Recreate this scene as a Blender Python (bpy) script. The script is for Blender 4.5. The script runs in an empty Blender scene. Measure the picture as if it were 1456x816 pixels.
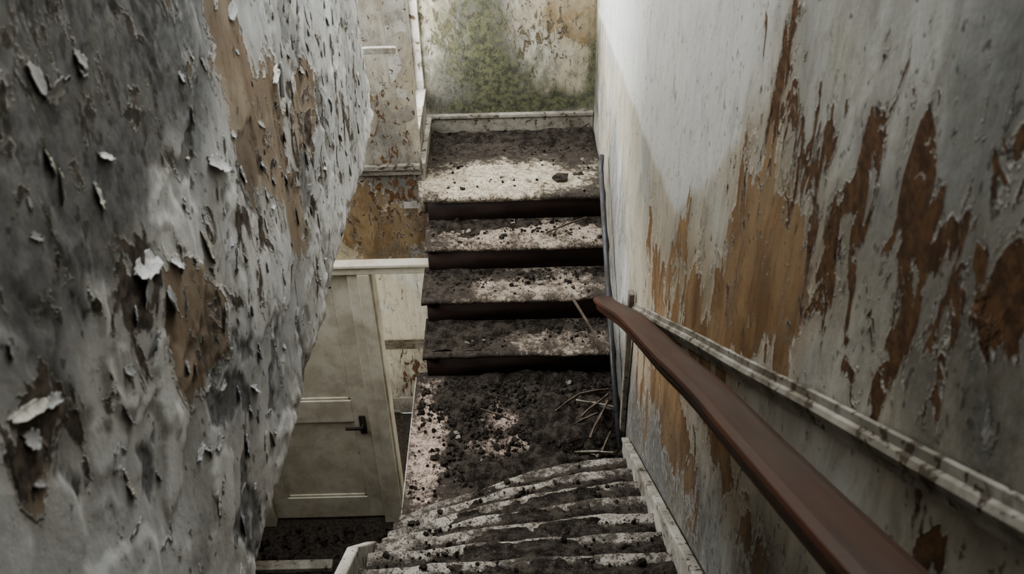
import bpy, bmesh, math, random
import numpy as np
from mathutils import Matrix, Vector
random.seed(3); rng=np.random.default_rng(5)
scn=bpy.context.scene

# ------------------------------------------------------------ numpy noise
def vnoise(x,y,seed=0):
    xi=np.floor(x).astype(np.int64); yi=np.floor(y).astype(np.int64)
    xf=x-xi; yf=y-yi
    def h(a,b):
        n=(a*374761393+b*668265263+seed*974634777)&0x7fffffff
        n=((n^(n>>13))*1274126177)&0x7fffffff
        n=(n^(n>>16))&0xffffff
        return n/float(0xffffff)
    u=xf*xf*(3-2*xf); v=yf*yf*(3-2*yf)
    return (h(xi,yi)*(1-u)+h(xi+1,yi)*u)*(1-v)+(h(xi,yi+1)*(1-u)+h(xi+1,yi+1)*u)*v
def fbm(x,y,s=1.0,o=4,seed=0):
    x=np.asarray(x,float)*s; y=np.asarray(y,float)*s; a=.5; t=0; n=0
    for i in range(o):
        t=t+a*vnoise(x+i*17.3,y-i*9.1,seed+i); n+=a; a*=.5; x,y=(x*1.7-y*1.1),(x*1.1+y*1.7)
    return t/n
def blob(a,b,a0,b0,sa,sb):
    return np.exp(-((a-a0)/sa)**2-((b-b0)/sb)**2)
def sst(x,a,b):
    t=np.clip((x-a)/(b-a),0,1); return t*t*(3-2*t)

# ------------------------------------------------------------ node helper
class NT:
    def __init__(s,name):
        s.m=bpy.data.materials.new(name); s.m.use_nodes=True
        s.t=s.m.node_tree; s.b=s.t.nodes['Principled BSDF']
        s.tc=s.t.nodes.new('ShaderNodeTexCoord').outputs['Object']
    def _in(s,sock,v):
        if isinstance(v,bpy.types.NodeSocket): s.t.links.new(v,sock)
        elif isinstance(v,(tuple,list)) and len(v)==3 and sock.type=='RGBA': sock.default_value=(*v,1)
        else: sock.default_value=v
    def math(s,op,a,b=0.0,clamp=False):
        n=s.t.nodes.new('ShaderNodeMath'); n.operation=op; n.use_clamp=clamp
        s._in(n.inputs[0],a); s._in(n.inputs[1],b); return n.outputs[0]
    def add(s,a,b): return s.math('ADD',a,b)
    def mul(s,a,b): return s.math('MULTIPLY',a,b)
    def ss(s,x,a,b,lo=0.,hi=1.):
        n=s.t.nodes.new('ShaderNodeMapRange'); n.interpolation_type='SMOOTHSTEP'
        s._in(n.inputs[0],x); n.inputs[1].default_value=a; n.inputs[2].default_value=b
        n.inputs[3].default_value=lo; n.inputs[4].default_value=hi; return n.outputs[0]
    def mix(s,f,a,b,mode='MIX'):
        n=s.t.nodes.new('ShaderNodeMix'); n.data_type='RGBA'; n.blend_type=mode
        s._in(n.inputs[0],f); s._in(n.inputs[6],a); s._in(n.inputs[7],b); return n.outputs[2]
    def co(s,sc=(1,1,1),loc=(0,0,0)):
        n=s.t.nodes.new('ShaderNodeMapping'); n.inputs['Scale'].default_value=sc
        n.inputs['Location'].default_value=loc; s.t.links.new(s.tc,n.inputs[0]); return n.outputs[0]
    def noise(s,vec,scale,detail=4,rough=.55,dist=0.):
        n=s.t.nodes.new('ShaderNodeTexNoise'); s.t.links.new(vec,n.inputs['Vector'])
        n.inputs['Scale'].default_value=scale; n.inputs['Detail'].default_value=detail
        n.inputs['Roughness'].default_value=rough; n.inputs['Distortion'].default_value=dist
        return n.outputs['Fac']
    def attr(s,name):
        n=s.t.nodes.new('ShaderNodeAttribute'); n.attribute_name=name; return n.outputs['Fac']
    def upness(s):
        g=s.t.nodes.new('ShaderNodeNewGeometry'); x=s.t.nodes.new('ShaderNodeSeparateXYZ')
        s.t.links.new(g.outputs['Normal'],x.inputs[0]); return x.outputs[2]
    def fin(s,col,rough=.8,height=None,dist=.004,strength=.8,spec=.3,metal=0):
        s._in(s.b.inputs['Base Color'],col); s._in(s.b.inputs['Roughness'],rough)
        s.b.inputs['Specular IOR Level'].default_value=spec; s.b.inputs['Metallic'].default_value=metal
        if height is not None:
            n=s.t.nodes.new('ShaderNodeBump'); n.inputs['Distance'].default_value=dist
            n.inputs['Strength'].default_value=strength
            s.t.links.new(height,n.inputs['Height']); s.t.links.new(n.outputs[0],s.b.inputs['Normal'])
        return s.m

def wall_mat(name,pA=(.62,.61,.57),pB=(.42,.42,.40),eA=(.42,.27,.13),eB=(.24,.12,.05),
             fs=1.0,bias=0.,chipbias=0.,stretch=.4,bump=.004,specks=.5,cream=(.55,.47,.33),
             cA=(.20,.11,.05),cB=(.09,.05,.03),stain=.75,mA=(.06,.062,.06),mB=(.17,.17,.165),creamf=.55,
             stc=(.44,.32,.18),grime=.4,cs=12,estreak=.35,gcol=(.30,.28,.25),str=.4):
    s=NT(name); c=s.co((1,1,stretch)); ci=s.co((1,1,1))
    n1=s.noise(c,2.2*fs,4,.6,.4); n2=s.noise(c,8*fs,6,.6,.5); n3=s.noise(ci,45*fs,3,.6)
    nst=s.noise(s.co((1,1,.06)),14*fs,4,.6)
    big=s.noise(s.co((1,1,1),(4,2,7)),1.3*fs,2,.5)
    brown=s.attr('brown'); chip=s.attr('chip'); dark=s.attr('dark'); white=s.attr('white'); green=s.attr('green')
    paint=s.mix(s.ss(n1,.40,.60),pA,pB)
    paint=s.mix(s.mul(s.ss(big,.42,.6),creamf),paint,cream)
    paint=s.mix(s.mul(s.ss(nst,.46,.70),str),paint,gcol)
    paint=s.mix(s.mul(s.ss(n2,.50,.68),grime),paint,gcol)
    paint=s.mix(white,paint,s.mix(n2,(.80,.80,.77),(.66,.66,.64)))
    paint=s.mix(s.mul(s.ss(s.add(brown,s.mul(n1,.6)),.36,.95),stain),paint,stc)
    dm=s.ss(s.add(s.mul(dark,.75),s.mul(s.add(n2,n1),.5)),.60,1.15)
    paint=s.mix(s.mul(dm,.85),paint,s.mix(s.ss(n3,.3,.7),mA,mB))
    ev=s.add(s.add(s.mul(n2,.6),s.mul(n1,.4)),s.add(s.mul(brown,.36),bias))
    ev=s.add(ev,s.mul(n3,.05))
    E=s.ss(ev,.655,.665); rim=s.mul(s.ss(ev,.61,.655),s.math('SUBTRACT',1.,E))
    exp=s.mix(s.ss(s.noise(c,5*fs,4,.65,.5),.38,.62),eA,eB)
    exp=s.mix(s.mul(s.ss(nst,.45,.7),estreak),exp,(.10,.065,.04))
    exp=s.mix(s.mul(dm,.6),exp,(.10,.08,.06))
    col=s.mix(s.mul(rim,.35),paint,(.68,.67,.63))
    col=s.mix(E,col,exp)
    cv=s.add(s.add(s.noise(s.co((1,1,stretch*.9),(3,8,1)),cs*fs,5,.62,.9),s.mul(n3,.10)),s.add(s.mul(chip,.30),chipbias))
    halo=s.ss(cv,.58,.74)
    C=s.ss(cv,.745,.755); crim=s.mul(s.ss(cv,.715,.745),s.math('SUBTRACT',1.,C))
    col=s.mix(s.mul(halo,.35),col,(.26,.23,.18))
    col=s.mix(s.mul(crim,.5),col,(.66,.65,.61))
    col=s.mix(C,col,s.mix(s.ss(n3,.35,.65),cA,cB))
    sp=s.ss(s.add(s.noise(s.co((1,1,.7),(9,1,3)),38*fs,2,.6),s.mul(dark,.07)),.65,.71)
    col=s.mix(s.mul(sp,specks),col,(.07,.06,.05))
    ng=s.noise(ci,30,6,.75)
    gm=s.ss(s.add(s.mul(green,.52),s.mul(s.add(n2,ng),.65)),.70,1.12)
    col=s.mix(s.mul(gm,.85),col,s.mix(s.ss(ng,.38,.62),(.036,.040,.026),(.15,.155,.085)))
    hgt=s.add(s.mul(E,-1.),s.add(s.mul(C,-1.2),s.add(s.mul(s.add(rim,crim),.7),s.add(s.mul(n3,.35),s.mul(n2,.5)))))
    return s.fin(col,s.ss(n1,.3,.7,.65,.9),hgt,bump,.9,.25)

def dirt_mat(name,a=(.024,.020,.017),b=(.085,.072,.06),fs=1.):
    s=NT(name); c=s.co(); n=s.noise(c,18*fs,5,.7); m=s.noise(c,140*fs,3,.6)
    col=s.mix(s.ss(n,.38,.64),a,b); col=s.mix(s.ss(m,.58,.72),col,(.18,.157,.13))
    return s.fin(col,.95,s.add(n,s.mul(m,1.5)),.008,1.,.1)

def surf_mat(name,base=(.42,.36,.30),base2=(.25,.20,.16),bias=0.):
    s=NT(name); c=s.co(); n=s.noise(c,7,5,.65,.4); m=s.noise(c,40,5,.7); k=s.noise(c,160,2,.5)
    b=s.mix(s.ss(n,.35,.65),base,base2)
    b=s.mix(s.mul(s.ss(s.noise(s.co((.15,1,1)),60,3,.6),.45,.7),.4),b,(.18,.14,.11))
    b=s.mix(s.mul(s.ss(m,.42,.62),.45),b,(.16,.13,.105))
    dv=s.add(s.add(s.mul(n,.5),s.mul(m,.5)),s.add(s.mul(s.attr('dirt'),.34),bias))
    D=s.ss(dv,.50,.68); col=s.mix(D,b,s.mix(s.ss(m,.3,.65),(.020,.016,.014),(.095,.08,.066)))
    sp=s.ss(s.add(k,s.mul(m,.3)),.72,.79); col=s.mix(s.mul(sp,.8),col,(.03,.025,.02))
    return s.fin(col,.88,s.add(s.mul(D,.8),s.add(s.mul(m,.6),s.mul(k,.4))),.006,.9,.2)

def wood_mat(name,a,b,dust=(.2,.17,.14),dfac=.5,rough=.5,axis=(1,.1,1),spec=.4,top=False):
    s=NT(name); c=s.co(axis); n=s.noise(c,26,5,.6,.5); m=s.noise(s.co(axis if top else (1,1,1)),9,5,.6)
    col=s.mix(s.ss(n,.35,.65),a,b)
    f=s.mul(s.ss(m,.38,.66),dfac)
    if top: f=s.mul(s.ss(s.upness(),.6,.82),s.add(.4,s.mul(f,.8)))
    col=s.mix(f,col,dust)
    sp=s.ss(s.noise(s.co(),90,3,.6),.66,.7); col=s.mix(s.mul(sp,.6),col,(.03,.025,.02))
    return s.fin(col,s.ss(m,.4,.6,rough,.85) if not top else s.ss(f,0.,.5,rough,.6),s.add(n,m),.002,.4,spec)

def paint_wood_mat(name,a=(.58,.55,.47),b=(.40,.34,.24),chip=(.10,.07,.05),bias=0.,sc=(1,1,1),grime=.4):
    s=NT(name); c=s.co(sc); n=s.noise(c,6,5,.65,.4); m=s.noise(c,28,5,.65,.6)
    col=s.mix(s.ss(n,.35,.65),a,b)
    cv=s.add(s.add(s.mul(m,.7),s.mul(n,.3)),bias); C=s.ss(cv,.58,.60)
    col=s.mix(C,col,chip)
    g=s.ss(s.noise(s.co(),3,5,.6),.42,.68); col=s.mix(s.mul(g,grime),col,(.12,.10,.07))
    g2=s.ss(s.noise(s.co(),16,5,.7),.48,.66); col=s.mix(s.mul(g2,grime*.8),col,(.11,.095,.07))
    return s.fin(col,.7,s.add(s.mul(C,-1.),s.mul(m,.4)),.003,.8,.3)

M={}
M['right']=wall_mat('peeling_wall_paint',pA=(.63,.63,.59),pB=(.44,.44,.41),eA=(.40,.27,.15),eB=(.25,.15,.08),fs=1.2,stretch=.5,bias=-.032,cA=(.20,.115,.06),cB=(.10,.058,.035),stain=.85,stc=(.42,.325,.21),grime=.5,cs=13,chipbias=.0,gcol=(.33,.31,.265),specks=.6)
M['left']=wall_mat('mouldy_plaster',pA=(.60,.61,.60),pB=(.42,.43,.43),eA=(.40,.33,.25),eB=(.29,.22,.155),fs=1.0,stretch=.7,bump=.005,bias=-.015,chipbias=.012,cream=(.46,.43,.38),cA=(.17,.135,.105),cB=(.06,.052,.045),stain=.45,stc=(.42,.35,.26),mA=(.06,.062,.062),mB=(.18,.18,.18),creamf=.5,cs=13,grime=.35,specks=.65,str=.25)
M['back']=wall_mat('damp_wall_paint',pA=(.52,.50,.42),pB=(.38,.365,.30),eA=(.38,.32,.22),eB=(.27,.20,.11),fs=2.4,stretch=.6,chipbias=.02,bias=-.02,cream=(.45,.39,.27),cA=(.2,.16,.1),cB=(.09,.075,.05),grime=.6)
M['facing']=wall_mat('stained_wall_paint',pA=(.52,.49,.41),pB=(.36,.32,.24),eA=(.37,.265,.14),eB=(.22,.145,.075),fs=2.2,stretch=.6,cream=(.44,.36,.23),chipbias=.015,grime=.5)
M['dirt']=dirt_mat('loose_soil'); M['rubble']=dirt_mat('rubble_crumbs',(.022,.018,.015),(.09,.077,.065),1.5)
M['tread']=surf_mat('worn_tread',(.45,.385,.315),(.29,.24,.19),.022)
M['landing']=surf_mat('worn_landing',(.53,.43,.365),(.38,.295,.245),.02)
M['up_landing']=surf_mat('worn_upper_landing',(.56,.50,.40),(.43,.37,.28),-.04)
M['lowtread']=surf_mat('weathered_tread',(.40,.375,.33),(.265,.24,.21),.045)
M['riser']=wood_mat('dark_riser_wood',(.040,.019,.014),(.018,.011,.009),(.055,.04,.032),.5,.65,(.1,1,1))
M['rail']=wood_mat('handrail_wood',(.085,.029,.015),(.036,.014,.009),(.085,.066,.052),.8,.42,(1,.06,.1),.35,True)
M['trim']=paint_wood_mat('old_trim_paint',(.39,.37,.325),(.24,.22,.18),(.08,.06,.045),.025,grime=.65)
M['skirt']=paint_wood_mat('white_skirting_paint',(.52,.50,.45),(.38,.35,.30),(.10,.07,.05),.01,grime=.5)
M['door']=paint_wood_mat('off_white_door_paint',(.78,.745,.64),(.68,.63,.51),(.14,.10,.06),-.07,grime=.2)
M['iron']=wood_mat('rusty_iron',(.035,.034,.036),(.06,.05,.045),(.09,.07,.05),.5,.5,(1,1,1))
M['pipe']=wood_mat('grey_metal',(.060,.062,.068),(.035,.035,.04),(.09,.075,.06),.4,.4,(1,1,1),.6)
M['floor']=surf_mat('dirty_floorboards',(.15,.115,.085),(.09,.07,.055),.06)
M['plaster']=wall_mat('crumbled_plaster',pA=(.74,.74,.72),pB=(.56,.56,.55),fs=3,stretch=1,bias=-.2,chipbias=-.2,bump=.008,specks=.6)
M['flake']=wall_mat('paint_flake',pA=(.55,.56,.56),pB=(.38,.385,.39),fs=3,stretch=1,bias=-.2,chipbias=-.2,bump=.004,specks=.7,cream=(.42,.40,.36))
M['shard']=paint_wood_mat('dusty_shard',(.30,.27,.24),(.18,.155,.13),(.1,.08,.06),0)
M['stick']=wood_mat('splintered_wood',(.14,.105,.08),(.06,.045,.035),(.21,.175,.14),.4,.8,(1,1,1))
M['ceil']=wall_mat('ceiling_plaster',fs=1.2,stretch=1)
M['farwall']=wall_mat('bright_room_paint',pA=(.76,.76,.71),pB=(.62,.62,.57),fs=2,bias=-.05,chipbias=.01)

# ------------------------------------------------------------ mesh builder
class MB:
    def __init__(s): s.v=[];s.f=[];s.m=[]
    def box(s,x0,x1,y0,y1,z0,z1,mi=0):
        b=len(s.v); s.v+=[(x0,y0,z0),(x1,y0,z0),(x1,y1,z0),(x0,y1,z0),(x0,y0,z1),(x1,y0,z1),(x1,y1,z1),(x0,y1,z1)]
        for q in ((0,3,2,1),(4,5,6,7),(0,1,5,4),(1,2,6,5),(2,3,7,6),(3,0,4,7)): s.f.append(tuple(b+i for i in q)); s.m.append(mi)
    def prism(s,prof,x0,x1,mi=0):
        b=len(s.v); n=len(prof)
        s.v+=[(x0,y,z) for y,z in prof]+[(x1,y,z) for y,z in prof]
        s.f.append(tuple(b+i for i in range(n))); s.m.append(mi)
        s.f.append(tuple(b+n+i for i in reversed(range(n)))); s.m.append(mi)
        for i in range(n):
            j=(i+1)%n; s.f.append((b+i,b+n+i,b+n+j,b+j)); s.m.append(mi)
    def sweep(s,path,prof,mi=0,side=Vector((1,0,0))):
        b=len(s.v); n=len(prof); P=[Vector(p) for p in path]
        for i,p in enumerate(P):
            t=(P[min(i+1,len(P)-1)]-P[max(i-1,0)]).normalized()
            sd=(side-t*side.dot(t)).normalized(); up=sd.cross(t).normalized()
            if up.z<0: up=-up
            for a,c in prof: s.v.append(tuple(p+sd*a+up*c))
        for i in range(len(P)-1):
            for j in range(n):
                k=(j+1)%n; s.f.append((b+i*n+j,b+i*n+k,b+(i+1)*n+k,b+(i+1)*n+j)); s.m.append(mi)
        s.f.append(tuple(b+j for j in reversed(range(n)))); s.m.append(mi)
        e=b+(len(P)-1)*n; s.f.append(tuple(e+j for j in range(n))); s.m.append(mi)
    def grid(s,X,Y,Z,mi=0):
        b=len(s.v); r,c=X.shape
        X=X+0*Z+0*Y; Y=Y+0*X; Z=Z+0*X
        s.v+=list(zip(X.ravel().tolist(),Y.ravel().tolist(),Z.ravel().tolist()))
        for i in range(r-1):
            for j in range(c-1):
                s.f.append((b+i*c+j,b+i*c+j+1,b+(i+1)*c+j+1,b+(i+1)*c+j)); s.m.append(mi)
    def build(s,name,mats,bevel=0,smooth=False,attrs=None,fix=True):
        me=bpy.data.meshes.new(name); me.from_pydata(s.v,[],s.f)
        for m in mats: me.materials.append(M[m])
        me.polygons.foreach_set('material_index',s.m)
        me.update()
        if fix:
            bm=bmesh.new(); bm.from_mesh(me); bmesh.ops.recalc_face_normals(bm,faces=bm.faces); bm.to_mesh(me); bm.free()
        if smooth: me.polygons.foreach_set('use_smooth',[True]*len(s.f))
        if attrs:
            V=np.array(s.v)
            for k,fn in attrs.items():
                a=me.attributes.new(k,'FLOAT','POINT'); a.data.foreach_set('value',np.clip(fn(V),0,2).astype(np.float32))
        o=bpy.data.objects.new(name,me); scn.collection.objects.link(o)
        if bevel:
            b=o.modifiers.new('bevel','BEVEL'); b.width=bevel; b.segments=2; b.limit_method='ANGLE'
        return o

g=.2586; r=.1612; D=1.56; ML=-.161; FL=-2.45; TOP=4.4
gl=.172; rl=.1072; NL=23

# ------------------------------------------------------------ right wall
b=MB(); ys=np.arange(-6,D+.12,.02); zs=np.arange(FL,TOP+.01,.02)
Y,Z=np.meshgrid(ys,zs); X=(fbm(Y,Z,1.5,4,3)-.5)*.012+(fbm(Y,Z,9,3,7)-.5)*.004
b.grid(X*0+.006+X,Y,Z)
def sb(L): 
    return lambda V: sum(w*blob(V[:,1],V[:,2],y,z,sy,sz) for y,z,sy,sz,w in L)
rb=[(-2.08,1.95,.20,.2,.9),(-2.24,2.08,.12,.14,.55),(-1.50,1.45,.35,.25,.42),(-1.88,1.72,.17,.2,.75),(-1.98,2.3,.05,.22,.55),(-2.38,2.25,.08,.14,.35),
    (-1.45,.9,.4,.25,.75),(-.9,1.1,.3,.2,.45),(-2.1,1.3,.5,.2,.5),(-.8,.5,.3,.3,.55),(-1.8,2.10,.09,.18,.45),(-1.2,1.3,.25,.18,.3)]
rc=[(-1.98,2.38,.04,.18,.85),(-2.42,2.38,.04,.1,.65),(-2.55,2.57,.05,.1,.65),(-2.64,2.25,.04,.07,.9),(-2.60,2.42,.05,.06,.6),(-2.84,2.45,.05,.06,.75),
    (-2.76,2.6,.05,.1,.5),(-2.87,2.1,.05,.06,1.),(-2.5,2.25,.25,.2,.42),(-2.2,2.3,.2,.2,.48),(-2.9,2.7,.4,.3,.2),(-1.85,2.0,.2,.3,.4),(-2.35,2.1,.15,.15,.4),(-2.75,2.4,.15,.15,.4)]
def whiteR(V):
    y,z=V[:,1],V[:,2]
    edge=1.50+np.where(y<-1.13,(-1.13-y)*.95,(y+1.13)*-.1)+.05*(fbm(y,z,6,3,2)-.5)
    return sst(z-edge,-.015,.02)*sst(y,-2.1,-1.7)*.9+.35*blob(y,z,-2.6,2.9,.3,.25)
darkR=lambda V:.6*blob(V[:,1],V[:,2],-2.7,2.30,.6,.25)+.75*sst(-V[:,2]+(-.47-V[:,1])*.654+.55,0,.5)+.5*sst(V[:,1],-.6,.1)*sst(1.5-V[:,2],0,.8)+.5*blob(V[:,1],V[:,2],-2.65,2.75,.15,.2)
greenR=lambda V:.9*blob(V[:,1],V[:,2],1.5,.9,.25,.4)
b.build('wall_right',['right'],0,True,{'brown':sb(rb),'chip':sb(rc),'white':whiteR,'dark':darkR,'green':greenR},fix=False)

# ------------------------------------------------------------ back wall
b=MB(); xs=np.arange(-1.15,.03,.02); zs=np.arange(.3,TOP,.02); X,Z=np.meshgrid(xs,zs)
b.grid(X,D+(fbm(X,Z,3,4,9)-.5)*.015,Z)
xb=lambda L: (lambda V: sum(w*blob(V[:,0],V[:,2],x,z,sx,sz) for x,z,sx,sz,w in L))
b.build('wall_back',['back'],0,True,{'green':xb([(-.66,1.15,.15,.5,.8),(-.5,.78,.30,.22,.75),(-.15,.68,.2,.08,.6),(-.9,1.1,.14,.35,.55),(0,.9,.06,.3,.8),(-.6,.64,.5,.05,.6)]),
  'brown':xb([(-.05,1.15,.12,.14,1.2),(-.22,1.22,.1,.1,.8)]),'chip':xb([(-.35,1.15,.3,.3,.45),(-.85,1.1,.2,.3,.45)]),'dark':xb([(-.64,1.15,.20,.5,1.0),(-.5,.66,.6,.1,1.),(-.95,.9,.15,.3,.5),(-.6,.85,.3,.2,.4)])},fix=False)

# ------------------------------------------------------------ side wall of upper landing with window, facing wall with openings
b=MB(); b.box(-1.15,-1.03,.95,D+.1,.30,.78); b.box(-1.15,-1.03,.95,D+.1,3.2,TOP); b.box(-1.15,-1.03,.95,1.02,.78,3.2); b.box(-1.15,-1.03,1.53,D+.1,.78,3.2)
b.build('wall_side',['skirt'],.004)
b=MB()
for y0,y1,z0,z1 in ((1.02,1.53,.78,.81),(1.02,1.53,3.17,3.2),(1.02,1.05,.81,3.17),(1.5,1.53,.81,3.17),(1.02,1.53,1.95,1.99)): b.box(-1.13,-1.08,y0,y1,z0,z1)
b.box(-1.15,-1.02,1.0,1.55,.765,.785)
b.build('window_2',['skirt'],.004)
b=MB()
def fw(x0,x1,z0,z1,step=.03):
    xs=np.linspace(x0,x1,max(2,int((x1-x0)/step))); zs=np.linspace(z0,z1,max(2,int((z1-z0)/step))); X,Z=np.meshgrid(xs,zs)
    b.grid(X,.95+(fbm(X,Z,4,3,4)-.5)*.008,Z)
fw(-3.2,-1.02,-.08,TOP); fw(-3.2,-2.42,FL,-.08); fw(-1.06,-1.0,FL,-.08)
b.box(-3.2,-1.16,.97,1.07,-.08,TOP); b.box(-3.2,-2.42,.97,1.07,FL,-.08)
b.build('wall_facing',['facing'],0,True,{'brown':xb([(-1.25,.1,.3,.2,.75),(-1.45,.35,.15,.2,.6),(-1.05,.3,.12,.2,.4)]),'chip':xb([(-1.2,.3,.4,.4,.4),(-1.2,.9,.2,.5,.3)]),
  'dark':xb([(-1.25,.75,.2,.2,.6),(-1.1,-.02,.4,.06,.9),(-1.2,1.3,.2,.4,.4),(-1.2,.5,.3,.08,.7),(-1.1,.3,.12,.4,.6)])},fix=False)

# ------------------------------------------------------------ outer shell
b=MB()
b.box(-3.35,-3.2,-6,2.1,FL,1.2); b.box(-3.35,-3.2,-6,-1.2,1.2,TOP); b.box(-3.35,-3.2,.8,2.1,1.2,TOP); b.box(-3.35,-3.2,-1.2,.8,3.2,TOP)
b.build('wall_left',['facing'])
b=MB()
for y0,y1,z0,z1 in ((-1.2,.8,1.2,1.26),(-1.2,.8,3.14,3.2),(-1.2,-1.14,1.26,3.14),(.74,.8,1.26,3.14),(-.23,-.17,1.26,3.14)): b.box(-3.33,-3.2,y0,y1,z0,z1)
b.build('window_1',['skirt'],.005)
b=MB(); b.box(-3.35,-1.1,-6,2.1,TOP,TOP+.1); b.box(-1.1,.1,1.2,2.1,TOP,TOP+.1); b.box(-1.1,.1,-6,-2.5,TOP,TOP+.1)
b.build('ceiling',['ceil'])
b=MB(); b.box(-3.2,.1,-6.1,-6,FL,TOP); b.build('wall_front',['ceil'])
b=MB(); xs=np.arange(-3.2,.0,.05); ys=np.arange(-6,2.15,.05); X,Y=np.meshgrid(xs,ys)
b.grid(X,Y,FL+(fbm(X,Y,6,4,5)-.5)*.06); b.build('floor',['floor'],0,True,{'dirt':lambda V:.3+.5*fbm(V[:,0],V[:,1],3,3,1)},fix=False)
b=MB(); xs=np.linspace(-3.2,.0,60); zs=np.linspace(FL,.2,60); X,Z=np.meshgrid(xs,zs); b.grid(X,X*0+2.1,Z)
b.build('wall_far_room',['farwall'],0,True,{'dark':xb([(-1.3,-2.2,.5,.3,.5)]),'chip':xb([(-1.35,-2.1,.3,.3,.6)])},fix=False)
b=MB(); b.box(-3.2,-1.0,1.07,2.1,.02,.1); b.build('ceiling.001',['ceil'])
b=MB(); b.box(-3.2,-1,2.06,2.1,-1.70,-1.63); b.box(-3.2,-1,2.075,2.1,-2.42,-2.25); b.build('trim_chair_rail',['trim'],.006)
b=MB(); b.box(-1.0,-.96,.35,2.1,FL,.0); b.build('wall_room_side',['farwall'])

# ------------------------------------------------------------ door casing + door
b=MB()
b.box(-1.54,-1.47,.915,.985,FL,-.13); b.box(-1.475,-1.40,.90,1.07,FL,-.13,0); b.box(-1.400,-1.385,.93,1.05,FL,-.13)
b.box(-2.46,-1.03,.90,.985,-.13,-.07); b.box(-2.48,-1.03,.885,.98,-.075,-.05)
b.box(-2.46,-2.37,.90,.985,FL,-.13)
b.build('trim_door_casing',['door'],.006)
d=MB(); x0,x1,z0,z1=-2.365,-1.545,FL+.03,-.135
d.box(x0,x1,.985,1.02,z0,z1)
st=.11; xm=(x0+x1)/2
for a,c,e,h in ((x0,x0+st,z0,z1),(x1-st,x1,z0,z1),(x0+st,x1-st,z1-.12,z1),(x0+st,x1-st,z0,z0+.22),(x0+st,x1-st,-1.42,-1.22)):
    d.box(a,c,.956,.99,e,h)
for a,c in ((x0+st,x1-st),):
    for e,h in ((z0+.22,-1.42),(-1.22,z1-.12)):
        d.box(a,c,.976,.99,e,h)
        for q in ((a,a+.02,e,h),(c-.02,c,e,h),(a,c,e,e+.02),(a,c,h-.02,h)): d.box(q[0],q[1],.966,.985,q[2],q[3])
d.box(x1-.075,x1-.03,.946,.958,-1.53,-1.36,1)
d.box(x1-.062,x1-.046,.91,.955,-1.455,-1.435,1); d.box(x1-.17,x1-.046,.905,.922,-1.457,-1.433,1)
d.build('door_1',['door','iron'],.004)
b=MB(); b.box(-3.2,-1.03,.925,.955,.565,.60); b.box(-3.2,-1.03,.935,.955,.53,.565); b.build('trim_ledge',['trim'],.005)

# ------------------------------------------------------------ upper staircase
b=MB()
for i in range(3):
    y0=i*g; z=i*r
    xl=-1.0-(.012 if i%2 else 0)
    xs=np.linspace(xl,-.0,80); prof=[(.02,-.034),(-.012,-.034),(-.022,-.027),(-.026,-.017),(-.022,-.006),(-.012,0),(0.02,0.001),(.08,0),(.14,0),(.20,0),(g+.03,0)]
    PX,PI=np.meshgrid(xs,np.arange(len(prof))); PY=np.array([p[0] for p in prof])[PI]; PZ=np.array([p[1] for p in prof])[PI]
    wear=(fbm(PX,PX*0+i*7,12,4,21+i)-.5)*.022
    b.grid(PX,y0+PY+np.where(PI<6,wear,0),z+PZ+(fbm(PX,PY,8,3,i)-.5)*.010,0)
    b.box(xl,xl+.003,y0-.02,y0+g,z-.034,z-.002,0)
    b.box(-.985,.0,y0+.0,y0+.02,z-r,z-.03,1)
y0=3*g; z=3*r
b.box(-.99,0,y0,y0+.02,z-r,z-.03,1)
xs=np.linspace(-1.01,0.0,80); ys=np.concatenate([[-.015,-.026,-.022,-.012],np.linspace(.01,D-y0,40)]); X,Y=np.meshgrid(xs,ys)
zz=np.where(Y<-.0,np.interp(Y,[-.03,-.024,-.012,0],[-.02,-.012,0,0]),0)
zz[0,:]=-.036; zz[1,:]=-.018
b.grid(X,y0+Y+np.where(Y<0,(fbm(X,X*0,8,4,31)-.5)*.012,0),z+zz+(fbm(X,Y,4,3,33)-.5)*.01*(Y>0),2)
b.box(-1.05,-.99,y0+.15,D,z-.2,z,2)
prof=[(0.01,FL),(0.01,-.03-r)]
for i in range(4): prof+= [(i*g+.012,i*r-r),(i*g+.012,i*r-.04)]
prof+=[(D,3*r-.04),(D,FL)]
b.prism(prof,-.97,-.02,1)
def dU(V):
    x,y,z=V[:,0],V[:,1],V[:,2]
    i=np.floor((y+.03)/g); fr=(y-i*g)/g
    d=.20+.35*sst(fr,.4,.9)+.7*(fbm(x,y,5,3,55)-.4)+.35*sst(-x,.65,1.)-.4*blob(x,fr,-.30,.35,.25,.4)-.25*(i==2)+.1*(i==0)
    L=y>3*g-.05
    clear=blob(x,y,-.50,.97,.42,.17)+.8*blob(x,y,-.75,.86,.3,.12)-.35*blob(x,y,-.65,1.0,.12,.04)
    dl=.85-1.35*clear+.3*(y>1.25)
    return np.where(L,dl,d)
b.build('staircase',['tread','riser','up_landing'],0,True,{'dirt':dU},fix=False)

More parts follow.
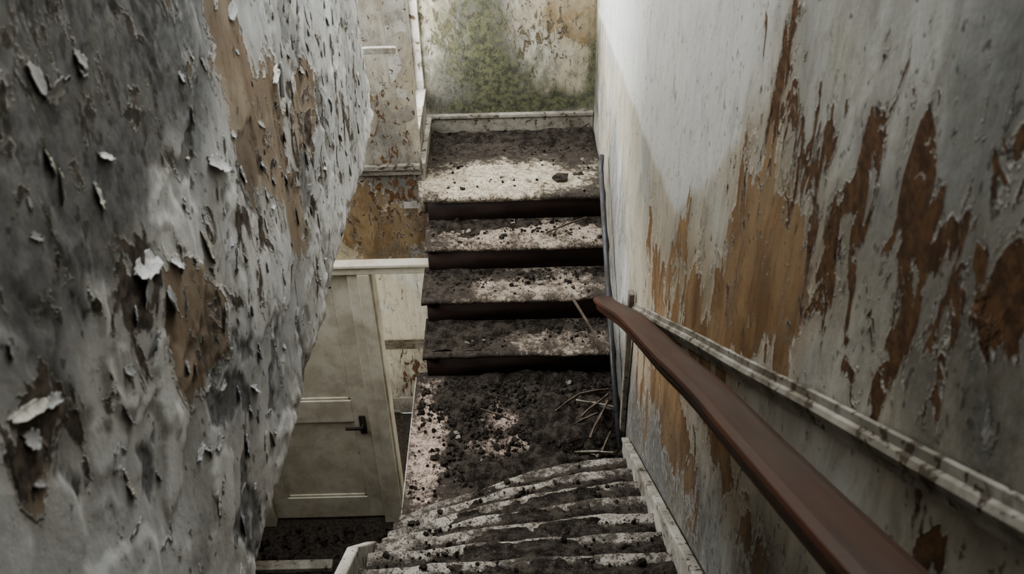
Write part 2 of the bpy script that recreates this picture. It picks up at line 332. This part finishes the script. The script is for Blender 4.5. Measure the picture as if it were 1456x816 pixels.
# ------------------------------------------------------------ mid landing + lower staircase
W0=[1,.88,.72,.55,.38,.22,.1,0]
def nos(n,x):
    w=W0[n] if n<len(W0) else 0
    return -.70-gl*n-.30*w*np.abs(x)**1.5
b=MB()
xs=np.linspace(-1.045,0,50); ys=np.linspace(-1.2,0.03,60); X,Y=np.meshgrid(xs,ys)
b.grid(X,Y,ML+(fbm(X,Y,5,3,61)-.5)*.012,0)
b.box(-1.05,-1.02,-1.2,.0,ML-.16,ML-.004,1)
b.box(-1.04,-.0,-1.2,.03,ML-.2,ML-.03,1)
def dM(V):
    x,y=V[:,0],V[:,1]
    clear=.9*blob(x,y,-.62,-.30,.09,.13)+.95*blob(x,y,-.60,-.52,.13,.08)+.95*blob(x,y,-.97,-.5,.12,.5)+.6*blob(x,y,-.45,-.45,.1,.08)
    return .82-1.0*clear
b.build('landing_floor',['landing','skirt'],0,True,{'dirt':dM},fix=False)
b=MB()
for n in range(NL):
    z=ML+(n+1)*rl
    xs=np.linspace(-1.04,0,70); f0=nos(n,xs); f1=nos(n+1,xs)-.02
    rows=[(f0-.02,xs*0-.034),(f0+.004,xs*0-.034),(f0+.012,xs*0-.024),(f0+.012,xs*0-.012),(f0+.004,xs*0-.001)]
    for t in np.linspace(.06,1,9): rows.append((f0*(1-t)+f1*t,xs*0))
    PY=np.array([a for a,_ in rows]); PZ=np.array([c for _,c in rows]); PX=np.tile(xs,(len(rows),1))
    wv=(fbm(PX,PX*0+n*3.3,9,4,70+n)-.5)*.030
    b.grid(PX,PY+wv,z+PZ+(fbm(PX,PY,6,3,77)-.5)*.02,0)
    PX=np.tile(xs,(2,1)); PY=np.array([f0-.022,f0-.022]); PZ=np.array([xs*0+z-rl,xs*0+z-.02]); b.grid(PX,PY,PZ,1)
zt=ML+(NL)*rl; yt=-.70-gl*NL
b.box(-1.04,0,-6,yt+.02,zt-.1,zt,0)
def dL(V):
    x,y,z=V[:,0],V[:,1],V[:,2]
    n=np.round((z-ML)/rl-1); y0=-.70-gl*n-.3*np.interp(n,range(8),W0)*np.abs(x)**1.5
    t=(y0-y)/gl
    return -.12+1.15*sst(t,.12,.45)+.6*(fbm(x,y,4,3,88)-.5)+.2*blob(x,y,-.45,-1.4,.35,.6)-.3*sst(-x,.7,1.)
b.build('staircase.001',['lowtread','riser'],0,True,{'dirt':dL},fix=False)

def zline(y): return ML+rl*((-.70-y)/gl+1)
b=MB()
prof=[(-1.42,ML-.1),(-1.42,.28),(-1.46,.34)]+[(y,zline(y)+.05) for y in (-1.7,-2.2,-3.,-4.5)]+[(-4.5,1.6)]+[(y,zline(y)-.35) for y in (-3.,-2.)]+[(-1.7,ML-.1)]
b.prism(prof,-1.085,-1.045); b.build('trim_stringer',['skirt'],.006)
b=MB(); b.prism([(-.0,FL),(-.0,ML-.15),(-1.6,ML-.12),(-4.5,1.55),(-4.5,FL)],-1.03,-.98); b.build('wall_under_stair',['facing'])
b=MB(); b.prism([(-.58,ML-.02),(-.58,ML+.10),(-.66,ML+.14),(-4.6,zline(-4.6)+.12),(-4.6,zline(-4.6)-.2),(-.72,ML-.02)],-.022,.0)
b.prism([(-.60,ML+.105),(-.60,ML+.125),(-.66,ML+.165),(-4.6,zline(-4.6)+.145),(-4.6,zline(-4.6)+.115),(-.66,ML+.135)],-.032,.0)
b.build('baseboard_right',['skirt'],.004)
b=MB(); b.box(-1.03,0,D-.022,D,.47,.585); b.box(-1.03,0,D-.032,D,.585,.61); b.build('baseboard_back',['trim'],.005)
b=MB(); b.box(-1.03,-1.01,.95,D-.03,.47,.585); b.box(-1.03,-1.0,.95,D-.03,.585,.605); b.build('baseboard_side',['skirt'],.005)
b=MB(); b.box(-.025,.0,-.50,-.46,ML,.72); b.build('trim_vertical_strip',['trim'],.004)

# dado trim on right wall
b=MB()
prof=[(0,-.028),(-.007,-.028),(-.009,-.014),(-.015,-.010),(-.019,.000),(-.015,.009),(-.008,.012),(-.007,.026),(0,.028)]
path=[(0.004,y,.625+.660*(-.47-y)+.0015*math.sin(y*7)) for y in np.linspace(-.40,-5,60)]
b.sweep(path,prof); b.build('trim_dado_rail',['trim'],0,False)

# handrail with brackets (wide moulded timber)
key=[(-.12,.405),(-.17,.43),(-.45,.615),(-.97,.968),(-1.35,1.19),(-1.725,1.405),(-2.03,1.60),(-2.46,1.845),(-2.92,2.115),(-3.6,2.53),(-4.6,3.15)]
ky=np.array([-k[0] for k in key]); kz=np.array([k[1] for k in key]); yy=np.linspace(.12,4.6,120)
kzz=lambda t: float(np.mean([np.interp(t+q,ky,kz) for q in (-.15,-.07,0,.07,.15)])) if t>.3 else float(np.interp(t,ky,kz))
b=MB(); pr=[(-.034,-.034),(-.036,-.020),(-.030,-.015),(-.031,-.009),(-.046,-.004),(-.050,.006),(-.046,.016),(-.030,.021),(.030,.021),(.046,.016),(.050,.006),(.046,-.004),(.031,-.009),(.030,-.015),(.036,-.020),(.034,-.034)]
b.sweep([(-.088-.004*math.sin(t*2.3),-t,kzz(t)) for t in yy],pr)
for yb in (.9,2.2,3.5):
    zb=kzz(yb)
    b.sweep([(.0,-yb,zb-.10),(-.04,-yb,zb-.095),(-.075,-yb,zb-.07),(-.088,-yb,zb-.03)],[(math.cos(a)*.007,math.sin(a)*.007) for a in np.linspace(0,2*math.pi,8,endpoint=False)],1,Vector((0,1,0)))
o=b.build('handrail',['rail','iron'],.002,False)

b=MB(); c8=[(math.cos(a)*.014,math.sin(a)*.014) for a in np.linspace(0,2*math.pi,10,endpoint=False)]
b.sweep([(-.03,-.565,ML+.01),(-.038,-.2,.10),(-.040,.25,.42),(-.040,.65,.70),(-.03,.72,.74)],c8)
b.build('metal_rail',['pipe'],0,True)

# ------------------------------------------------------------ left partition wall (broken plaster)
b=MB(); ZB=1.32
ys=np.concatenate([np.arange(-6,-3.3,.06),np.arange(-3.3,0.0001,.009)]); zs=np.concatenate([ZB+np.arange(0,1.9,.009),np.arange(ZB+1.9,TOP,.06)])
Y,Z=np.meshgrid(ys,zs)
er=(fbm(Z,Z*0,7,5,101)-.5)*.10; eb=(fbm(Y,Y*0,7,5,105)-.5)*.06
fy=sst(Y,-.4,0); fz=1-sst(Z,ZB,ZB+.35)
dE=np.clip(np.minimum(-Y,(Z-ZB)),0,9)
rough=np.exp(-dE/.08)
def layer(Y,Z,s=3.2,sd=120):
    wx=fbm(Y,Z,7,3,130)*.25; wz=fbm(Y,Z,7,3,131)*.25
    return fbm(Y+wx,(Z+wz)*.7,s,6,sd)
def baseX(Y,Z):
    return -1.1+(fbm(Y,Z,1.6,4,110)-.5)*.03+.005*sst(layer(Y,Z),.50,.515)+.003*sst(layer(Y,Z,6.,150),.56,.57)-.004*sst(layer(Y,Z,9.,160),.66,.67)
wx=fbm(Y,Z,6,3,130)*.3; wz=fbm(Y,Z,6,3,131)*.3
X=baseX(Y,Z)+(fbm(Y+wx,Z+wz,14,4,111)-.5)*(.0015+.032*rough)+(fbm(Y,Z,60,3,112)-.5)*(.0006+.018*rough)
b.grid(X-.03*np.exp(-dE/.02),Y+er*fy,Z+eb*fz,0)
def lb(L): return lambda V: sum(w*blob(V[:,1],V[:,2],y,z,sy,sz) for y,z,sy,sz,w in L)
def darkP(V):
    y,z=V[:,1],V[:,2]
    return lb([(-2.45,2.6,.33,.24,1.0),(-2.08,2.5,.17,.22,.9),(-2.6,2.37,.2,.11,.6),(-2.75,2.25,.08,.08,.5),(-1.6,2.55,.25,.15,.35),(-2.35,1.93,.2,.07,.4),(-2.2,1.75,.2,.12,.3)])(V)+.2*(layer(y,z)<.5)-.2*(layer(y,z,6.,150)>.56)+.5*(layer(y,z,9.,160)>.66)
o=b.build('wall_partition',['left','plaster'],0,True,{
 'brown':lb([(-1.78,2.24,.11,.25,1.1),(-1.55,2.05,.12,.2,.75),(-2.33,2.04,.09,.12,1.5),(-2.2,1.98,.09,.1,.8),(-1.22,1.95,.18,.14,.65),(-2.84,2.24,.05,.05,1.),(-1.5,1.75,.15,.1,.45)]),
 'dark':darkP,
 'chip':lb([(-2.40,2.21,.05,.05,1.),(-2.77,2.29,.05,.05,1.),(-2.84,2.26,.05,.04,1.1),(-1.4,1.9,.4,.3,.5),(-2.5,2.6,.3,.3,.45),(-.6,1.7,.5,.3,.45),(-2.6,2.2,.2,.1,.5),(-2.,2.,.3,.2,.35)]),
 'white':lambda V:.95*np.exp(-np.clip(np.minimum(-V[:,1],V[:,2]-ZB),0,9)/.07)+.8*blob(V[:,1],V[:,2],-2.30,2.24,.10,.09)+.55*blob(V[:,1],V[:,2],-1.9,1.95,.2,.12)+.25*blob(V[:,1],V[:,2],-2.5,1.95,.3,.15)+.4*(layer(V[:,1],V[:,2],6.,150)>.57)},fix=False)
sm=o.modifiers.new('thick','SOLIDIFY'); sm.thickness=.13; sm.offset=-1; sm.use_rim=True; sm.material_offset_rim=1; sm.material_offset=1

b=MB(); b.sweep([(-1.16,-.05,1.655),(-1.10,-.02,1.65),(-1.04,.02,1.635),(-.99,.055,1.62)],[(-.012,-.016),(.010,-.018),(.014,.0),(.006,.012),(-.010,.010)],0,Vector((0,1,0)))
b.build('broken_lath',['plaster'],0,False)

# ------------------------------------------------------------ curled paint flakes
b=MB()
pts=[(-2.40,2.235,.040,1),(-2.43,2.20,.030,0),(-2.80,2.30,.026,1),(-2.82,2.27,.022,0),(-2.49,2.57,.028,0),(-2.52,2.60,.022,0),(-1.42,2.12,.035,0),(-1.47,2.16,.02,1),(-2.30,2.17,.03,1),(-2.46,2.12,.02,0),(-2.36,2.13,.03,0),(-1.7,2.4,.03,0),(-2.0,2.2,.035,0),(-2.6,2.1,.025,0),(-2.15,2.1,.03,1)]
for i in range(280):
    y=random.uniform(-2.9,-.1); z=random.uniform(1.45,2.7); pts.append((y,z,random.uniform(.005,.018),0 if random.random()<.8 else 1))
for (y,z,s,mi) in pts:
    n=13; a=random.gauss(math.pi,.9); u=np.linspace(-1,1,n); U_,V_=np.meshgrid(u,u)
    sx=s*random.uniform(.3,.8); sy=s*random.uniform(.8,1.8); curl=random.uniform(.2,1.)
    rr=1+(.8 if s>.02 else 1.4)*(fbm(U_*1.5+y*9,V_*1.5+z*9,2.0,3,5)-.5)
    uu=U_*sx*rr*np.sqrt(1-V_**2/2); vv=V_*sy*rr*np.sqrt(1-U_**2/2)
    h=.0008+curl*s*.55*np.clip((U_+1)/2,0,1)**2.5
    base=float(baseX(np.array(y),np.array(z)))
    b.grid(base+h,y+uu*math.cos(a)-vv*math.sin(a),z+uu*math.sin(a)+vv*math.cos(a),mi)
o=b.build('peeling_paint_flakes',['flake','plaster'],0,True,fix=False); m=o.modifiers.new('t','SOLIDIFY'); m.thickness=.0012

# ------------------------------------------------------------ soil heaps & rubble
b=MB()
xs=np.linspace(-1.0,-.01,160); ys=np.linspace(-1.0,-.0,160); X,Y=np.meshgrid(xs,ys)
mask=.95*blob(X,Y,-.25,-.45,.38,.38)+.7*blob(X,Y,-.80,-.27,.14,.15)+.5*blob(X,Y,-.5,-.75,.4,.14)+.5*blob(X,Y,-.4,-.03,.6,.07)-.6*blob(X,Y,-.62,-.3,.09,.12)-.5*blob(X,Y,-.6,-.53,.12,.08)
H=.075*(mask+fbm(X,Y,9,5,200)*1.3-1.08)+.034*(fbm(X,Y,26,4,201)-.5)
b.grid(X,Y,ML+np.clip(H,-.02,.09),0)
for i in range(4):
    L=g if i<3 else D-3*g
    xs=np.linspace(-.99,-.01,120); ys=np.linspace(.01,L-.01,36 if i<3 else 80); X,Y=np.meshgrid(xs,ys)
    if i<3: mk=.45*sst(Y,.08,.24)+.38*blob(X,Y,-.88,.1,.22,.2)+(.35 if i==0 else 0)*blob(X,Y,-.8,.1,.3,.2)
    else: mk=.75*sst(Y,.46,.68)+.5*blob(X,Y,-.0,.6,.2,.4)+.4*blob(X,Y,-1.,.5,.15,.3)-.1
    H=.034*(mk+fbm(X,Y+i,10,5,210+i)*1.25-1.04)+.012*(fbm(X,Y,34,3,220)-.5)
    b.grid(X,i*g+Y,i*r+np.clip(H,-.012,.04),0)
for n in range(0,14):
    xs=np.linspace(-1.0,-.03,110); t=np.linspace(.06,.98,22); X,T=np.meshgrid(xs,t)
    Y=nos(n,X)*(1-T)+(nos(n+1,X)-.02)*T
    mk=.62*sst(T,.12,.5)+.45*blob(X,Y,-.45,-1.3,.35,.7)-.35*sst(-X,.7,1)
    H=.05*(mk+fbm(X,Y+n,8,5,230+n)*1.3-1.04)+.026*(fbm(X,Y,30,4,240)-.5)
    b.grid(X,Y,ML+(n+1)*rl+np.clip(H,-.02,.06),0)
b.build('soil_debris',['dirt'],0,True,fix=False)

bm=bmesh.new(); bmesh.ops.create_icosphere(bm,subdivisions=1,radius=1); iv=np.array([v.co[:] for v in bm.verts]); ifc=np.array([[v.index for v in f.verts] for f in bm.faces]); bm.free()
P=[];S=[]
def put(x,y,z,s): P.append((x,y,z));S.append(s)
def sz(): return min(.026,.003+rng.exponential(.0042))
for k in range(6500):
    x=rng.uniform(-1.02,-.02); y=rng.uniform(-1.0,0); m=.10+.8*blob(x,y,-.25,-.45,.4,.4)+.4*blob(x,y,-.8,-.27,.2,.2)-.5*blob(x,y,-.6,-.3,.09,.12)+.8*(float(fbm(x,y,7,3,300))-.5)
    if rng.random()<m: put(x,y,ML+.012*rng.random()+.035*max(0,m-.5),sz())
for k in range(6500):
    n=int(rng.integers(0,13)); x=rng.uniform(-1.0,-.04); t=rng.uniform(.0,1); y=float(nos(n,np.array(x)))*(1-t)+float(nos(n+1,np.array(x)))*t
    m=.1+.6*t+.8*(float(fbm(x,y,6,3,301))-.5)
    if rng.random()<m: put(x,y-.01,ML+(n+1)*rl+.014*rng.random(),sz()*.9)
for k in range(3600):
    i=int(rng.integers(0,4)); x=rng.uniform(-.99,-.02); L=g if i<3 else D-3*g; t=rng.uniform(0,1)
    m=.04+.5*t*t+.8*(float(fbm(x,t*L+i,7,3,302))-.5)
    if rng.random()<m: put(x,i*g+t*L*.97,i*r+.004,sz()*.8)
for k in range(900):
    put(rng.uniform(-2.6,-1.1),rng.uniform(-.6,.88),FL+.01,sz()*2.2)
P=np.array(P);S=np.array(S);n=len(P)
rs=rng.normal(size=(n,3,3)); Q,_=np.linalg.qr(rs)
sc=S[:,None]*rng.uniform(.6,1.2,(n,3)); V=np.einsum('nij,vnj->nvi',Q,np.repeat(iv[:,None,:],n,1)*sc[None]*rng.uniform(.8,1.2,(len(iv),n,1)))+P[:,None,:]
V=V.reshape(-1,3); Fs=(ifc[None]+(np.arange(n)*len(iv))[:,None,None]).reshape(-1,3)
me=bpy.data.meshes.new('rubble_crumbs'); me.from_pydata(V.tolist(),[],Fs.tolist()); me.materials.append(M['rubble']); me.update()
o=bpy.data.objects.new('rubble_crumbs',me); scn.collection.objects.link(o)

b=MB()
def shard(x,y,z,s,mi,t=.008):
    k=random.randint(5,7); a0=random.uniform(0,6); pr=[(s*random.uniform(.6,1.1)*math.cos(a0+i*6.283/k),s*random.uniform(.5,1.)*math.sin(a0+i*6.283/k)) for i in range(k)]
    tx,ty=random.uniform(-.25,.25),random.uniform(-.25,.25); bb=len(b.v)
    for h in (0,t): b.v+=[(x+px,y+py,z+h+px*tx+py*ty+s*.2) for px,py in pr]
    b.f.append(tuple(bb+i for i in reversed(range(k)))); b.m.append(mi); b.f.append(tuple(bb+k+i for i in range(k))); b.m.append(mi)
    for i in range(k):
        j=(i+1)%k; b.f.append((bb+i,bb+j,bb+k+j,bb+k+i)); b.m.append(mi)
for i in range(60): shard(random.uniform(-.95,-.05),random.uniform(-.95,-.05),ML,random.uniform(.008,.028),random.choice([0,1,1]))
for i in range(50):
    n=random.randint(0,10); shard(random.uniform(-.95,-.05),-.78-gl*n-random.uniform(0,.1)-.1,ML+(n+1)*rl,random.uniform(.008,.02),random.choice([0,1,1]))
for i in range(40):
    k=random.randint(0,3); shard(random.uniform(-.95,-.05),k*g+random.uniform(.05,.2),k*r,random.uniform(.006,.02),random.choice([0,1,1]))
shard(-.24,.92,3*r,.055,1,.012)
b.build('plaster_shards',['shard','rubble'])

b=MB()
def stick(p,q,w,mi=0):
    p=Vector(p);q=Vector(q);m=(p+q)/2+Vector((0,0,.006)); b.sweep([p,m,q],[(-w,-w*.6),(w,-w*.5),(w*.9,w*.6),(-w*.8,w*.5)],mi,Vector((0,0,1)) if abs((q-p).z)<.5*(q-p).length else Vector((1,0,0)))
stick((-.22,-.28,ML+.06),(-.03,-.35,ML+.07),.010,1); stick((-.20,-.38,ML+.05),(-.06,-.27,ML+.09),.008)
stick((-.17,-.52,ML+.04),(-.07,-.33,ML+.10),.011); stick((-.28,-.45,ML+.04),(-.12,-.36,ML+.05),.006); stick((-.12,-.6,ML+.03),(-.07,-.5,ML+.06),.007)
stick((-.25,-.6,ML+.03),(-.06,-.62,ML+.04),.008,1); stick((-.33,-.34,ML+.05),(-.2,-.22,ML+.05),.006); stick((-.2,-.2,ML+.03),(-.05,-.18,ML+.04),.007)
stick((-.33,.6,2*r+.015),(-.1,.72,2*r+.03),.005); stick((-.3,.58,2*r+.012),(-.22,.7,2*r+.02),.004)
stick((-.22,.20,.20),(-.06,-.05,.02),.007)
stick((-.7,-.31,ML+.05),(-.55,-.36,ML+.02),.005)
b.build('broken_wood_sticks',['stick','trim'])
b=MB(); b.box(-2.7,-1.88,.47,.55,FL+.01,FL+.06); b.build('fallen_board',['skirt'],.006)

# ------------------------------------------------------------ lights
def area(name,loc,rot,sx,sy,e,col=(1,1,1)):
    l=bpy.data.lights.new(name,'AREA'); l.shape='RECTANGLE'; l.size=sx; l.size_y=sy; l.energy=e; l.color=col
    o=bpy.data.objects.new(name,l); o.location=loc; o.rotation_euler=rot; scn.collection.objects.link(o)
area('skylight',(-.6,-.1,TOP-.02),(0,0,0),1.0,2.4,80,(.97,.985,1))
area('window_light',(-3.17,-.2,2.2),(0,-math.pi/2,0),1.9,1.9,95,(.98,.99,1))
area('landing_window_light',(-1.16,1.275,1.98),(0,-math.pi/2,0),2.38,.5,30,(.97,.985,1))
area('room_fill_light',(-2.9,1.6,-1.2),(0,-math.pi/2,0),1.4,.8,28,(.98,.99,1))  # unseen lamp added to brighten the far room; no window is built there
w=bpy.data.worlds.new('world'); scn.world=w; w.use_nodes=True
w.node_tree.nodes['Background'].inputs[0].default_value=(.92,.96,1,1); w.node_tree.nodes['Background'].inputs[1].default_value=1.3

# ------------------------------------------------------------ camera
F=Vector((-.0029,.8065,-.5912)).normalized(); R=Vector((.9996,-.0127,-.0223)); R=(R-F*R.dot(F)).normalized(); U=R.cross(F)
cam=bpy.data.cameras.new('camera'); co=bpy.data.objects.new('camera',cam); scn.collection.objects.link(co)
m=Matrix(((R.x,U.x,-F.x,-.5139),(R.y,U.y,-F.y,-3.5974),(R.z,U.z,-F.z,3.0486),(0,0,0,1))); co.matrix_world=m
cam.sensor_width=36; cam.lens=1288/1456*36; cam.clip_start=.02
cam.dof.use_dof=True; cam.dof.focus_distance=4.2; cam.dof.aperture_fstop=6.3
scn.camera=co
scn.view_settings.view_transform='AgX'
try: scn.view_settings.look='AgX - Medium High Contrast'
except: pass
